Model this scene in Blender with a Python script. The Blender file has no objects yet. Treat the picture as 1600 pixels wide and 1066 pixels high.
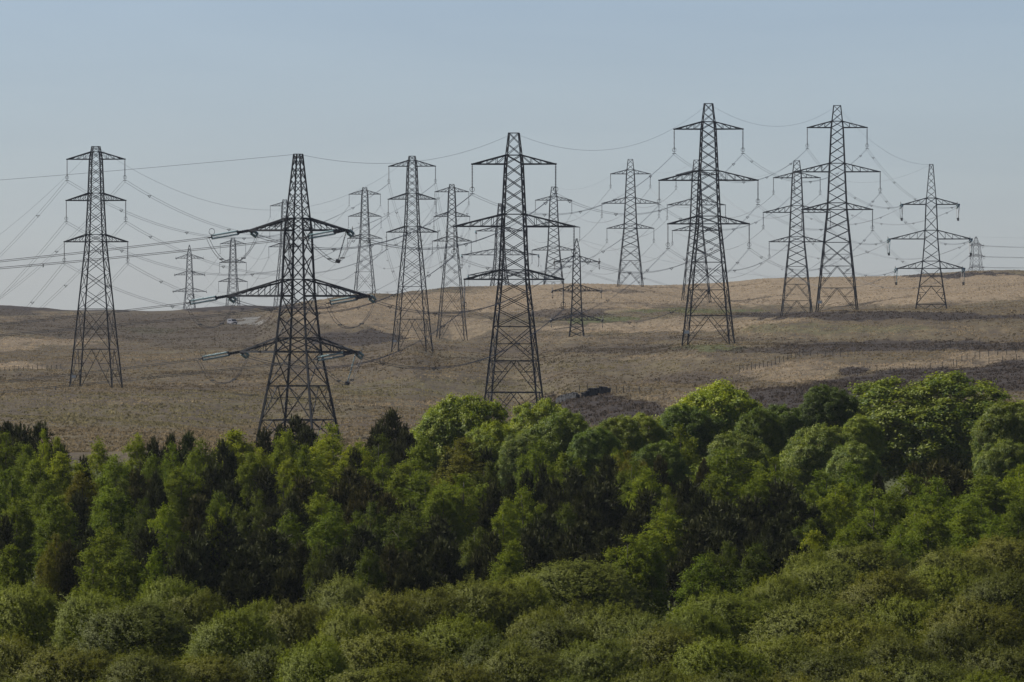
import bpy, math, random
import numpy as np
from mathutils import Vector, Matrix

scene = bpy.context.scene
COL = scene.collection
F = 12000.0            # focal length in photo pixels (telephoto)
EYE = 440.0            # photo row of the eye level
R = math.radians
rng = np.random.default_rng(7)

# ------------------------------------------------------------------ helpers
def link(o, parent=None):
    COL.objects.link(o)
    if parent is not None:
        o.parent = parent
    return o

def tag(o, label=None, cat=None, group=None, kind=None):
    if label: o['label'] = label
    if cat: o['category'] = cat
    if group: o['group'] = group
    if kind: o['kind'] = kind
    return o

def empty(name, loc, rz=0.0):
    o = bpy.data.objects.new(name, None)
    o.empty_display_size = 1.0
    o.location = loc
    o.rotation_euler = (0, 0, rz)
    return link(o)

def mesh_obj(name, verts, faces, mat, parent=None, smooth=False):
    me = bpy.data.meshes.new(name)
    me.from_pydata([tuple(v) for v in verts], [], faces)
    if smooth:
        me.polygons.foreach_set('use_smooth', [True] * len(me.polygons))
    me.materials.append(mat)
    me.update()
    return link(bpy.data.objects.new(name, me), parent)

def np_mesh(name, V, Q, mat, smooth=False, attr=None):
    """mesh data from numpy quads"""
    me = bpy.data.meshes.new(name)
    n = len(Q)
    me.vertices.add(len(V))
    me.vertices.foreach_set('co', np.ascontiguousarray(V, np.float32).ravel())
    me.loops.add(n * 4)
    me.loops.foreach_set('vertex_index', np.ascontiguousarray(Q, np.int32).ravel())
    me.polygons.add(n)
    me.polygons.foreach_set('loop_start', np.arange(0, n * 4, 4, dtype=np.int32))
    if smooth:
        me.polygons.foreach_set('use_smooth', np.ones(n, bool))
    if attr is not None:
        for an, arr in attr.items():
            a = me.color_attributes.new(an, 'FLOAT_COLOR', 'POINT')
            a.data.foreach_set('color', np.ascontiguousarray(arr, np.float32).ravel())
    me.materials.append(mat)
    me.update(calc_edges=True)
    me.validate()
    return me

class MB:
    """collects bars, tubes, boxes and lathes into one mesh"""
    def __init__(s): s.v, s.f = [], []
    def bar(s, a, b, t, t2=None):
        a, b = Vector(a), Vector(b)
        d = b - a
        if d.length < 1e-6: return
        d.normalize()
        up = Vector((0, 0, 1)) if abs(d.z) < 0.9 else Vector((0, 1, 0))
        u = d.cross(up).normalized(); w = u.cross(d)
        h1, h2 = t / 2, (t2 or t) / 2
        n = len(s.v)
        for p, h in ((a, h1), (b, h2)):
            for i, j in ((-1, -1), (1, -1), (1, 1), (-1, 1)):
                s.v.append(p + u * (i * h) + w * (j * h))
        for k in range(4):
            k2 = (k + 1) % 4
            s.f.append((n + k, n + k2, n + 4 + k2, n + 4 + k))
        s.f.append((n + 3, n + 2, n + 1, n)); s.f.append((n + 4, n + 5, n + 6, n + 7))
    def tube(s, pts, r, sides=4):
        """r may be a number or a list"""
        pts = [Vector(p) for p in pts]
        n0 = len(s.v)
        for i, p in enumerate(pts):
            d = (pts[min(i + 1, len(pts) - 1)] - pts[max(i - 1, 0)]).normalized()
            up = Vector((0, 0, 1)) if abs(d.z) < 0.95 else Vector((0, 1, 0))
            u = d.cross(up).normalized(); w = u.cross(d)
            rr = r[i] if isinstance(r, (list, tuple)) else r
            for k in range(sides):
                a = 2 * math.pi * k / sides
                s.v.append(p + (u * math.cos(a) + w * math.sin(a)) * rr)
        for i in range(len(pts) - 1):
            for k in range(sides):
                k2 = (k + 1) % sides
                a, b = n0 + i * sides, n0 + (i + 1) * sides
                s.f.append((a + k, a + k2, b + k2, b + k))
        s.f.append(tuple(n0 + k for k in reversed(range(sides))))
        e = n0 + (len(pts) - 1) * sides
        s.f.append(tuple(e + k for k in range(sides)))
    def box(s, c, sx, sy, sz):
        n = len(s.v); c = Vector(c)
        for k in (-1, 1):
            for i, j in ((-1, -1), (1, -1), (1, 1), (-1, 1)):
                s.v.append(c + Vector((i * sx / 2, j * sy / 2, k * sz / 2)))
        s.f += [(n + 3, n + 2, n + 1, n), (n + 4, n + 5, n + 6, n + 7)]
        for k in range(4):
            k2 = (k + 1) % 4
            s.f.append((n + k, n + k2, n + 4 + k2, n + 4 + k))
    def build(s, name, mat, parent=None, smooth=False):
        return mesh_obj(name, s.v, s.f, mat, parent, smooth)

def pchip(x, y, xi):
    """monotone cubic through (x, y) along axis 0; y may be 2-D"""
    x = np.asarray(x, float); y = np.asarray(y, float)
    h = np.diff(x); sh = (slice(None),) + (None,) * (y.ndim - 1)
    dl = np.diff(y, axis=0) / h[sh]
    m = np.zeros_like(y)
    w1 = (2 * h[1:] + h[:-1])[sh]; w2 = (h[1:] + 2 * h[:-1])[sh]
    with np.errstate(divide='ignore', invalid='ignore'):
        mm = (w1 + w2) / (w1 / dl[:-1] + w2 / dl[1:])
    m[1:-1] = np.where(dl[:-1] * dl[1:] > 0, mm, 0)
    m[0] = dl[0]; m[-1] = dl[-1]
    xi = np.clip(np.asarray(xi, float), x[0], x[-1])
    k = np.clip(np.searchsorted(x, xi) - 1, 0, len(x) - 2)
    t = ((xi - x[k]) / h[k])[sh]; hk = h[k][sh]
    return ((2*t**3 - 3*t**2 + 1) * y[k] + (t**3 - 2*t**2 + t) * hk * m[k]
            + (-2*t**3 + 3*t**2) * y[k+1] + (t**3 - t**2) * hk * m[k+1])

def vnoise(x, y, seed=0):
    """smooth value noise in -1..1"""
    xi = np.floor(x).astype(np.int64); yi = np.floor(y).astype(np.int64)
    fx = x - xi; fy = y - yi
    fx = fx * fx * (3 - 2 * fx); fy = fy * fy * (3 - 2 * fy)
    def h(a, b):
        n = (a * 374761393 + b * 668265263 + seed * 1442695041) & 0xFFFFFFFF
        n = ((n ^ (n >> 13)) * 1274126177) & 0xFFFFFFFF
        return ((n ^ (n >> 16)) & 0xFFFF) / 32767.5 - 1
    return (h(xi, yi) * (1 - fx) * (1 - fy) + h(xi + 1, yi) * fx * (1 - fy)
            + h(xi, yi + 1) * (1 - fx) * fy + h(xi + 1, yi + 1) * fx * fy)

# ------------------------------------------------------------------ materials
def new_mat(name):
    m = bpy.data.materials.new(name); m.use_nodes = True
    nt = m.node_tree
    return m, nt, nt.nodes['Principled BSDF']

def N(nt, t, **kw):
    n = nt.nodes.new(t)
    for k, v in kw.items():
        if k in n.inputs: n.inputs[k].default_value = v
        else: setattr(n, k, v)
    return n

def mix(nt, fac, a, b, blend='MIX'):
    n = nt.nodes.new('ShaderNodeMix'); n.data_type = 'RGBA'; n.blend_type = blend
    for sock, val in ((n.inputs[0], fac), (n.inputs[6], a), (n.inputs[7], b)):
        if hasattr(val, 'is_output'): nt.links.new(val, sock)
        else: sock.default_value = val
    return n.outputs[2]

def plain(name, col, rough=0.6, metal=0.0, var=0.25, scale=2.0):
    m, nt, b = new_mat(name)
    tc = N(nt, 'ShaderNodeTexCoord')
    no = N(nt, 'ShaderNodeTexNoise', Scale=scale, Detail=4.0)
    nt.links.new(tc.outputs['Object'], no.inputs['Vector'])
    lo = tuple(c * (1 - var) for c in col) + (1,); hi = tuple(min(1, c * (1 + var)) for c in col) + (1,)
    nt.links.new(mix(nt, no.outputs['Fac'], lo, hi), b.inputs['Base Color'])
    b.inputs['Roughness'].default_value = rough
    b.inputs['Metallic'].default_value = metal
    return m

M_STEEL = plain('weathered_dark_steel', (0.019, 0.022, 0.026), 0.85, 0.0, 0.3, 0.6)
M_HARD = plain('dark_fittings', (0.03, 0.032, 0.035), 0.55)
M_CABLE = plain('stranded_aluminium_cable', (0.05, 0.053, 0.057), 0.6, 0.0)
M_JUMP = plain('bright_aluminium_jumper', (0.22, 0.21, 0.2), 0.5, 0.2)
M_PORC = plain('brown_grey_insulator_discs', (0.05, 0.055, 0.06), 0.4)
M_GLASS = plain('green_toughened_glass_discs', (0.18, 0.28, 0.29), 0.25, 0.0, 0.2)
M_PLATE = plain('white_enamel_plate', (0.55, 0.55, 0.5), 0.5)
M_POST = plain('grey_weathered_wood', (0.05, 0.042, 0.035), 0.9)
M_STONE = plain('dark_gritstone', (0.013, 0.0145, 0.017), 0.95, 0, 0.5, 1.2)
M_BARK = plain('rough_bark', (0.06, 0.05, 0.04), 0.95, 0, 0.4, 3)
M_VAN = plain('dusty_white_paint', (0.13, 0.13, 0.14), 0.4, 0, 0.05)
M_VGLASS = plain('dark_vehicle_glass', (0.03, 0.035, 0.045), 0.1)
M_TYRE = plain('black_rubber', (0.02, 0.02, 0.02), 0.9)

def leaf_mat(name, base, young, transl=0.35, rough=0.55, spec=0.3):
    m, nt, b = new_mat(name)
    at = N(nt, 'ShaderNodeVertexColor'); at.layer_name = 'tint'
    sep = N(nt, 'ShaderNodeSeparateColor'); nt.links.new(at.outputs['Color'], sep.inputs[0])
    oi = N(nt, 'ShaderNodeObjectInfo')
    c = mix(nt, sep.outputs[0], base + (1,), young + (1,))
    c = mix(nt, 1.0, c, oi.outputs['Color'], 'MULTIPLY')
    nt.links.new(c, b.inputs['Base Color'])
    b.inputs['Roughness'].default_value = rough
    b.inputs['Specular IOR Level'].default_value = spec
    tr = N(nt, 'ShaderNodeBsdfTranslucent'); nt.links.new(c, tr.inputs['Color'])
    ms = N(nt, 'ShaderNodeMixShader'); ms.inputs[0].default_value = transl
    nt.links.new(b.outputs[0], ms.inputs[1]); nt.links.new(tr.outputs[0], ms.inputs[2])
    nt.links.new(ms.outputs[0], nt.nodes['Material Output'].inputs['Surface'])
    return m

M_LEAF = {
    'S': leaf_mat('sycamore_leaves', (0.042, 0.076, 0.005), (0.165, 0.195, 0.010), 0.38, 0.6, 0.25),
    'B': leaf_mat('birch_leaves', (0.068, 0.104, 0.006), (0.155, 0.178, 0.012), 0.42, 0.65, 0.08),
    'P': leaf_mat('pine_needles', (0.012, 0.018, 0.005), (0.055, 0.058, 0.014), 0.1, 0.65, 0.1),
    'W': leaf_mat('willow_leaves', (0.082, 0.098, 0.008), (0.182, 0.195, 0.022), 0.38, 0.6, 0.15),
}

# ------------------------------------------------------------------ terrain
NEAR = [(0, -2.2), (60, -8), (150, -18), (280, -24), (420, -24.3), (600, -23.8), (750, -22.8)]
PROF = {
    0: [(900, 712), (1100, 660), (1382, 610), (1700, 575), (2100, 547), (2500, 522), (2900, 497), (3100, 482), (3250, 476.5), (3600, 500), (4500, 500), (6500, 492)],
    100: [(900, 706), (1100, 658), (1382, 613), (1700, 580), (2100, 550), (2500, 527), (2900, 502), (3100, 487), (3250, 482), (3600, 500), (4500, 500), (6500, 492)],
    250: [(900, 704), (1100, 664), (1382, 616), (1700, 583), (2050, 556), (2400, 535), (2800, 511), (3100, 490), (3250, 483.5), (3600, 500), (4500, 500), (6500, 492)],
    400: [(900, 712), (1100, 694), (1250, 660), (1400, 620), (1700, 580), (2000, 558), (2300, 535), (2600, 514), (2900, 500), (3250, 483), (3600, 500), (4500, 500), (6500, 492)],
    440: [(900, 712), (1100, 696), (1250, 660), (1400, 625), (1700, 580), (2000, 552), (2200, 528), (2400, 506), (2700, 481), (2900, 483), (3250, 484.5), (3600, 500), (4500, 500), (6500, 492)],
    480: [(900, 712), (1100, 697), (1300, 645), (1500, 610), (1800, 575), (2000, 550), (2200, 522), (2400, 494), (2600, 478), (2750, 472), (3100, 500), (3600, 505), (4500, 500), (6500, 490)],
    560: [(900, 715), (1100, 690), (1300, 645), (1500, 608), (1784, 562), (2000, 545), (2200, 522), (2400, 492), (2600, 470), (2750, 462.5), (3100, 494), (3600, 505), (4500, 500), (6500, 490)],
    644: [(900, 715), (1100, 690), (1339, 650), (1500, 602), (1784, 540), (2000, 537), (2200, 529), (2400, 505), (2600, 480), (2800, 461), (2900, 458), (3250, 490), (3600, 500), (4500, 500), (6500, 490)],
    706: [(900, 715), (1100, 692), (1339, 660), (1500, 612), (1784, 556), (2050, 542), (2322, 537), (2500, 502), (2700, 472), (2900, 457.5), (3000, 455.5), (3300, 490), (3600, 496), (4500, 495), (6500, 485)],
    803: [(900, 715), (1100, 700), (1339, 674), (1500, 625), (1784, 572), (2000, 549), (2322, 521), (2600, 486), (2800, 463), (2950, 452.5), (3300, 488), (3600, 496), (4500, 490), (6500, 480)],
    901: [(900, 715), (1100, 690), (1300, 632), (1500, 592), (1784, 556), (2100, 523), (2400, 496), (2700, 466), (2950, 449.5), (3300, 486), (3600, 490), (4500, 485), (6500, 475)],
    985: [(900, 715), (1100, 680), (1300, 626), (1500, 590), (1784, 551), (2100, 521), (2400, 493), (2700, 465), (2950, 448.2), (3300, 482), (3600, 485), (4500, 480), (6500, 470)],
    1108: [(900, 715), (1100, 672), (1300, 622), (1450, 586), (1629, 545), (1885, 529), (2200, 501), (2500, 486), (2770, 468), (2900, 455), (3000, 446), (3300, 470), (3600, 475), (4500, 470), (6500, 460)],
    1245: [(900, 712), (1150, 642), (1300, 601), (1420, 575), (1629, 543), (1885, 497), (2100, 497), (2500, 493), (2700, 466), (3000, 438), (3300, 460), (3600, 465), (4500, 460), (6500, 455)],
    1308: [(900, 710), (1150, 640), (1300, 599), (1420, 572), (1629, 540), (1885, 492), (2090, 494), (2300, 486), (2700, 461), (3000, 436), (3300, 455), (3600, 458), (4500, 452), (6500, 450)],
    1455: [(900, 706), (1150, 630), (1300, 590), (1420, 565), (1629, 535), (1885, 487), (2090, 494), (2300, 477), (2700, 451), (3000, 432), (3300, 440), (3600, 441), (4500, 440), (6500, 445)],
    1600: [(900, 700), (1150, 622), (1300, 581), (1420, 556), (1629, 526), (1885, 483), (2090, 485), (2300, 469), (2700, 444), (3000, 428.5), (3300, 438), (3600, 438), (4500, 438), (6500, 445)],
}
PX = sorted(PROF)
DG = np.concatenate([np.linspace(0, 3600, 721), np.linspace(3620, 6500, 145)])
TAB = np.stack([pchip([d for d, _ in NEAR] + [d for d, _ in PROF[p]],
                      [z for _, z in NEAR] + [-(y - EYE) * d / F for d, y in PROF[p]], DG) for p in PX])

def roll(x, y):
    """metre-scale undulation of the moor, fading out inside the wood"""
    k = np.clip((y - 850) / 300, 0, 1)
    return k * (1.4 * vnoise((x + .22 * y) / 40, (y - .5 * x) / 150, 6) + 0.5 * vnoise(x / 34, y / 60, 3) + 0.8 * vnoise(x / 90, y / 150, 4) + 0.22 * vnoise(x / 8, y / 20, 5))

def ground(x, y):
    x = np.atleast_1d(np.asarray(x, float)); y = np.atleast_1d(np.asarray(y, float))
    p = np.clip(800 + F * x / np.maximum(y, 1), PX[0], PX[-1])
    kd = np.clip(np.searchsorted(DG, y) - 1, 0, len(DG) - 2)
    td = np.clip((y - DG[kd]) / (DG[kd + 1] - DG[kd]), 0, 1)
    kp = np.clip(np.searchsorted(PX, p) - 1, 0, len(PX) - 2)
    pa = np.array(PX, float)
    tp = (p - pa[kp]) / (pa[kp + 1] - pa[kp]); tp = tp * tp * (3 - 2 * tp) * 0.5 + tp * 0.5
    z = ((TAB[kp, kd] * (1 - td) + TAB[kp, kd + 1] * td) * (1 - tp)
         + (TAB[kp + 1, kd] * (1 - td) + TAB[kp + 1, kd + 1] * td) * tp)
    return z + roll(x, y)

def gz(x, y): return float(ground(x, y)[0])

def pos(px, d): return (px - 800) * d / F, d

# what grows where, plus one shade spot painted in: (photo column, row, half-width, half-height, kind, strength)
ZONES = [
    (1200, 455, 480, 24, 'T', .9), (1480, 448, 240, 22, 'T', .9), (880, 472, 170, 20, 'T', .8), (560, 488, 110, 22, 'T', .75), (720, 472, 120, 17, 'T', .9),
    (680, 512, 120, 20, 'T', .7), (1225, 584, 70, 14, 'T', .66), (1270, 574, 70, 12, 'T', .62), (1470, 572, 150, 9, 'T', .7), (1560, 556, 80, 8, 'T', .7), (70, 533, 120, 5, 'T', .75), (-20, 543, 90, 7, 'T', .75),
    (10, 573, 80, 5, 'T', .8), (90, 496, 120, 9, 'T', .5), (1000, 512, 170, 8, 'T', .8), (1130, 503, 150, 5, 'T', .7), (1350, 517, 250, 9, 'T', .45), (1040, 628, 60, 14, 'T', .5),
    (640, 592, 160, 5, 'T', .3), (900, 530, 120, 5, 'T', .5), (330, 560, 200, 6, 'T', .3),
    (1380, 494, 280, 6.5, 'H', .95), (1440, 541, 240, 9, 'H', .9), (1240, 548, 130, 5, 'H', .8), (250, 512, 270, 25, 'H', .66), (330, 530, 130, 18, 'H', .6), (560, 529, 75, 13, 'H', .9),  # last patch is a shade spot on the slope, painted in heather colour
    (190, 481, 330, 5, 'H', 1.2), (890, 489, 75, 9, 'H', .8), (1240, 624, 120, 17, 'H', 1), (1370, 607, 120, 20, 'H', 1), (1490, 594, 130, 22, 'H', 1), (1600, 585, 90, 22, 'H', 1), (980, 547, 110, 8, 'H', .7), (930, 640, 120, 24, 'H', .95),
    (720, 562, 250, 9, 'H', .45), (1345, 580, 28, 8, 'H', 1), (90, 590, 170, 7, 'H', .45), (1090, 592, 90, 8, 'H', .6), (1500, 430, 130, 2.5, 'H', 1),
    (640, 545, 90, 6, 'H', .5), (280, 605, 120, 4, 'H', .5), (1100, 530, 180, 4, 'H', .6), (840, 600, 150, 5, 'H', .35), (1180, 470, 60, 3, 'H', .5), (1000, 475, 130, 2.5, 'H', .55),
    (30, 488, 40, 8, 'H', .8), (1290, 476, 90, 3, 'H', .4), (930, 455, 80, 3, 'H', .7), (1530, 500, 120, 4, 'H', .5),
    (1300, 514, 170, 8, 'G', .6), (1070, 486, 150, 3.5, 'G', .9), (940, 499, 60, 5, 'G', .9), (1380, 601, 65, 7, 'G', 1), (690, 605, 220, 18, 'G', .45),
    (230, 640, 320, 28, 'G', .45), (950, 572, 150, 12, 'G', .35), (450, 512, 50, 7, 'G', .5), (1110, 545, 70, 5, 'G', .8), (235, 516, 40, 7, 'G', .6),
    (1180, 585, 30, 10, 'G', .4), (1500, 452, 90, 3, 'G', .5), (800, 505, 60, 6, 'G', .4), (700, 480, 80, 3, 'G', .5),
    (560, 575, 160, 4, 'H', .5), (420, 598, 150, 3, 'T', .45), (760, 590, 120, 3.5, 'T', .5), (1050, 560, 160, 3, 'T', .5), (880, 548, 150, 4, 'H', .55), (180, 628, 160, 4, 'T', .42),
    (640, 632, 120, 4, 'T', .42), (330, 585, 130, 4, 'H', .5), (520, 640, 90, 6, 'H', .45), (960, 590, 120, 4, 'H', .45), (1180, 528, 120, 3, 'T', .5),
    (386, 502, 21, 5.5, 'R', 1.6),
]

def build_ground():
    pxs = np.concatenate([np.arange(-1700, -60, 40), np.arange(-60, 1662, 2.2), np.arange(1680, 3340, 40)])
    ds = np.concatenate([np.linspace(4, 880, 60), np.arange(890, 1900, 2.6), np.arange(1900, 3320, 4.2), np.linspace(3350, 6480, 90)])
    P, D = np.meshgrid(pxs, ds)
    X = (P - 800) * D / F; Y = D
    # the sheet widens close to the camera so that there is ground under it
    X = X + np.sign(X) * np.clip(1 - D / 700, 0, 1) * 60 * np.abs((P - 800) / 2500)
    Z = ground(X.ravel(), Y.ravel()).reshape(X.shape)
    k = np.clip((D - 850) / 200, 0, 1) * np.clip((3400 - D) / 200, 0.2, 1)
    rw = rng.uniform(-50, 50, (len(ds), 1))
    ztuft = (0.08 * vnoise(X / 0.9 + rw, Y / 2.0, 11) + 0.11 * vnoise(X / 2.3 + rw * .3, Y / 5.0, 12) + 0.16 * vnoise(X / 5.0, Y / 12.0, 13))
    rough = 0.7 + 0.5 * vnoise(X / 40, Y / 80, 14)
    Z = Z + k * ztuft * rough
    row = EYE - Z / np.maximum(D, 1) * F
    wx = P + 22 * vnoise(X / 9, Y / 40, 21) + 8 * vnoise(X / 2.5, Y / 12, 22)
    wy = row + 3.0 * vnoise(X / 7, Y / 35, 23) + 2.2 * vnoise(X / 2, Y / 9, 24)
    W = {c: np.zeros_like(P) for c in 'THGR'}
    for cx, cy, rx, ry, t, s in ZONES:
        q = ((wx - cx) / rx) ** 2 + ((wy - cy) / ry) ** 2
        W[t] = np.maximum(W[t], s * np.clip((1.25 - q) * 2.0, 0, 1))
    for c in 'TH': W[c] = W[c] * (D > 850)
    fl = np.clip((900 - D) / 60, 0, 1); W['G'] = np.maximum(W['G'], fl); W['H'] = np.maximum(W['H'] * (1 - fl), fl * .42)
    C = np.stack([np.clip(W['T'], 0, 1), np.clip(W['H'], 0, 1), np.clip(W['G'], 0, 1), np.clip(W['R'], 0, 1)], -1)
    nr, nc = P.shape
    i = (np.arange(nr - 1)[:, None] * nc + np.arange(nc - 1)[None, :]).ravel()
    Q = np.stack([i, i + 1, i + nc + 1, i + nc], -1)
    # material
    m, nt, b = new_mat('moor_grass_and_heather')
    va = N(nt, 'ShaderNodeVertexColor'); va.layer_name = 'plants'
    sp = N(nt, 'ShaderNodeSeparateColor'); nt.links.new(va.outputs['Color'], sp.inputs[0])
    geo = N(nt, 'ShaderNodeNewGeometry')
    def noise(sx, sy, detail=3.0, rough=.6):
        mp = N(nt, 'ShaderNodeMapping'); mp.inputs['Scale'].default_value = (sx, sy, sx)
        nt.links.new(geo.outputs['Position'], mp.inputs['Vector'])
        n = N(nt, 'ShaderNodeTexNoise', Scale=1.0, Detail=detail, Roughness=rough)
        nt.links.new(mp.outputs[0], n.inputs['Vector']); return n.outputs['Fac']
    def ramp(s, a, b_):
        r = N(nt, 'ShaderNodeMapRange'); r.inputs['From Min'].default_value = a; r.inputs['From Max'].default_value = b_
        nt.links.new(s, r.inputs['Value']); return r.outputs[0]
    big, mid, fine = noise(.03, .012), noise(.25, .05), noise(1.6, .30, 4.0)
    def mul(a, b_):
        n = N(nt, 'ShaderNodeMath', operation='MULTIPLY')
        nt.links.new(a, n.inputs[0])
        if hasattr(b_, 'is_output'): nt.links.new(b_, n.inputs[1])
        else: n.inputs[1].default_value = b_
        n.use_clamp = True
        return n.outputs[0]
    base = mix(nt, ramp(big, .35, .65), (0.0548, 0.0414, 0.0266, 1), (0.0740, 0.0622, 0.0355, 1))
    base = mix(nt, ramp(mid, .38, .66), base, (0.0429, 0.0340, 0.0244, 1))
    def zone(s_):
        a = N(nt, 'ShaderNodeMath', operation='MULTIPLY_ADD'); nt.links.new(s_, a.inputs[0]); a.inputs[1].default_value = 2.2; a.inputs[2].default_value = -.25
        n2 = N(nt, 'ShaderNodeMath', operation='SUBTRACT'); n2.use_clamp = True
        nt.links.new(a.outputs[0], n2.inputs[0]); nt.links.new(mul(mid, 1.5), n2.inputs[1]); return n2.outputs[0]
    c = mix(nt, zone(sp.outputs[2]), base, (0.0429, 0.0488, 0.0178, 1))
    c = mix(nt, zone(sp.outputs[0]), c, (0.1332, 0.1051, 0.0710, 1))
    c = mix(nt, zone(sp.outputs[1]), c, (.0205, .0160, .0135, 1))
    c = mix(nt, va.outputs['Alpha'], c, (0.0925, 0.0925, 0.0873, 1))
    c = mix(nt, ramp(fine, .30, .70), mix(nt, 1.0, c, (.66, .65, .63, 1), 'MULTIPLY'), mix(nt, 1.0, c, (1.33, 1.31, 1.27, 1), 'MULTIPLY'))
    nt.links.new(c, b.inputs['Base Color'])
    b.inputs['Roughness'].default_value = 0.95; b.inputs['Specular IOR Level'].default_value = 0.1
    me = np_mesh('moorland_ground', np.stack([X, Y, Z], -1).reshape(-1, 3), Q, m, True, {'plants': C.reshape(-1, 4)})
    o = link(bpy.data.objects.new('moorland_ground', me))
    tag(o, 'brown and tan moorland hillside rising behind the wood', 'ground', kind='structure')
    # tussocks: blades standing on the moor, thinned so that near and far ground look equally rough
    r = np.random.default_rng(91)
    nt_ = 150000
    px = r.uniform(-150, 1750, nt_); dd = 900 + 2150 * r.uniform(0, 1, nt_) ** 1.25
    x = (px - 800) * dd / F; z = ground(x, dd)
    ci = np.clip(np.searchsorted(pxs, px) - 1, 0, nc - 2); ri = np.clip(np.searchsorted(ds, dd) - 1, 0, nr - 2)
    cc = C[ri, ci]; z = np.minimum(z, Z[ri, ci] + .25)
    nb = 4
    n = nt_ * nb
    base = np.repeat(np.stack([x, dd, z - .12], -1), nb, 0) + np.concatenate([r.normal(0, .22, (n, 2)), np.zeros((n, 1))], 1)
    hh = np.repeat(r.uniform(.08, .26, nt_) * (1 + .35 * cc[:, 1]) * (1 - .8 * cc[:, 3]), nb) * r.uniform(.6, 1.1, n)
    a = r.uniform(0, np.pi, n); sd = np.stack([np.cos(a), np.sin(a), np.zeros(n)], -1) * r.uniform(.10, .22, n)[:, None]
    tp = np.stack([r.normal(.05, .16, n), r.normal(0, .16, n), hh + .12], -1)
    V = np.stack([base - sd, base + sd, base + tp + sd * .35, base + tp - sd * .35], 1).reshape(-1, 3)
    vc = np.repeat(np.repeat(np.concatenate([cc[:, :3], r.uniform(0, 1, (nt_, 1))], 1), nb, 0), 4, 0)
    m2, nt, b = new_mat('tussock_blades')
    va = N(nt, 'ShaderNodeVertexColor'); va.layer_name = 'plants'
    sp = N(nt, 'ShaderNodeSeparateColor'); nt.links.new(va.outputs['Color'], sp.inputs[0])
    c = mix(nt, sp.outputs[2], (0.1451, 0.1141, 0.0673, 1), (0.1144, 0.1144, 0.0520, 1))
    c = mix(nt, sp.outputs[0], c, (0.2902, 0.2293, 0.1544, 1))
    c = mix(nt, sp.outputs[1], c, (0.0468, 0.0364, 0.0292, 1))
    c = mix(nt, va.outputs['Alpha'], mix(nt, 1.0, c, (.75, .74, .72, 1), 'MULTIPLY'), mix(nt, 1.0, c, (1.4, 1.37, 1.3, 1), 'MULTIPLY'))
    nt.links.new(c, b.inputs['Base Color']); b.inputs['Roughness'].default_value = .9; b.inputs['Specular IOR Level'].default_value = .1
    tr = N(nt, 'ShaderNodeBsdfTranslucent'); nt.links.new(c, tr.inputs['Color'])
    ms = N(nt, 'ShaderNodeMixShader'); ms.inputs[0].default_value = .45
    nt.links.new(b.outputs[0], ms.inputs[1]); nt.links.new(tr.outputs[0], ms.inputs[2])
    nt.links.new(ms.outputs[0], nt.nodes['Material Output'].inputs['Surface'])
    o = link(bpy.data.objects.new('tussock_grass', np_mesh('tussock_grass', V, np.arange(len(V)).reshape(-1, 4), m2, False, {'plants': vc})))
    tag(o, 'tussocks of dry moor grass and heather over the hillside', 'grass', kind='stuff')

build_ground()

# ------------------------------------------------------------------ pylons
def lathe_string(length, rad, n, sides=8):
    """a chain of insulator discs hanging along -z from the origin"""
    mb = MB(); pts, rs = [], []
    for i in range(n):
        z0 = -length * i / n; dz = length / n
        for t, r in ((0, .35), (.15, .4), (.45, 1.0), (.62, .95), (.68, .35)):
            pts.append((0, 0, z0 - dz * t)); rs.append(rad * r)
    pts.append((0, 0, -length)); rs.append(rad * .3)
    mb.tube(pts, rs, sides)
    return mb

def ring(mb, c, axis, rad, r, n=12):
    axis = Vector(axis).normalized()
    up = Vector((0, 0, 1)) if abs(axis.z) < .9 else Vector((1, 0, 0))
    u = axis.cross(up).normalized(); w = axis.cross(u)
    pts = [Vector(c) + (u * math.cos(2 * math.pi * i / n) + w * math.sin(2 * math.pi * i / n)) * rad for i in range(n + 1)]
    mb.tube(pts, r, 4)

# per type, in units of k (distance from top arm to bottom arm): arm level from the top, half width, rise; face widths (level, width); slope below
TYPES = {
    'susp': dict(arms=[(.27, .365, .078), (.27 + .54, .525, .105), (1.27, .432, .082)],
                 w=[(0, .085), (.27, .145), (.81, .193), (1.27, .235)], slope=.208, ins=.26),
    'slim': dict(arms=[(.155, .36, .09), (.155 + .5, .37, .09), (1.155, .395, .09)],
                 w=[(0, .085), (.155, .13), (.655, .165), (1.155, .21)], slope=.18, ins=.26),
    'tens': dict(arms=[(.626, .44, .10), (.626 + .54, .64, .137), (1.626, .525, .115)],
                 w=[(0, .055), (.53, .148), (.626, .165), (1.166, .205), (1.626, .285)], slope=.31, ins=.36),
    'point': dict(arms=[(.40, .42, .12), (.90, .45, .11), (1.40, .50, .11)],
                  w=[(0, .02), (.30, .13), (.40, .14), (.9, .17), (1.4, .22)], slope=.22, ins=.13),
    'post': dict(arms=[(.40, .385, .10), (.90, .42, .10), (1.40, .44, .10)],
                 w=[(0, .02), (.22, .11), (.40, .12), (.9, .145), (1.4, .19)], slope=.20, ins=.11),
}
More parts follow.
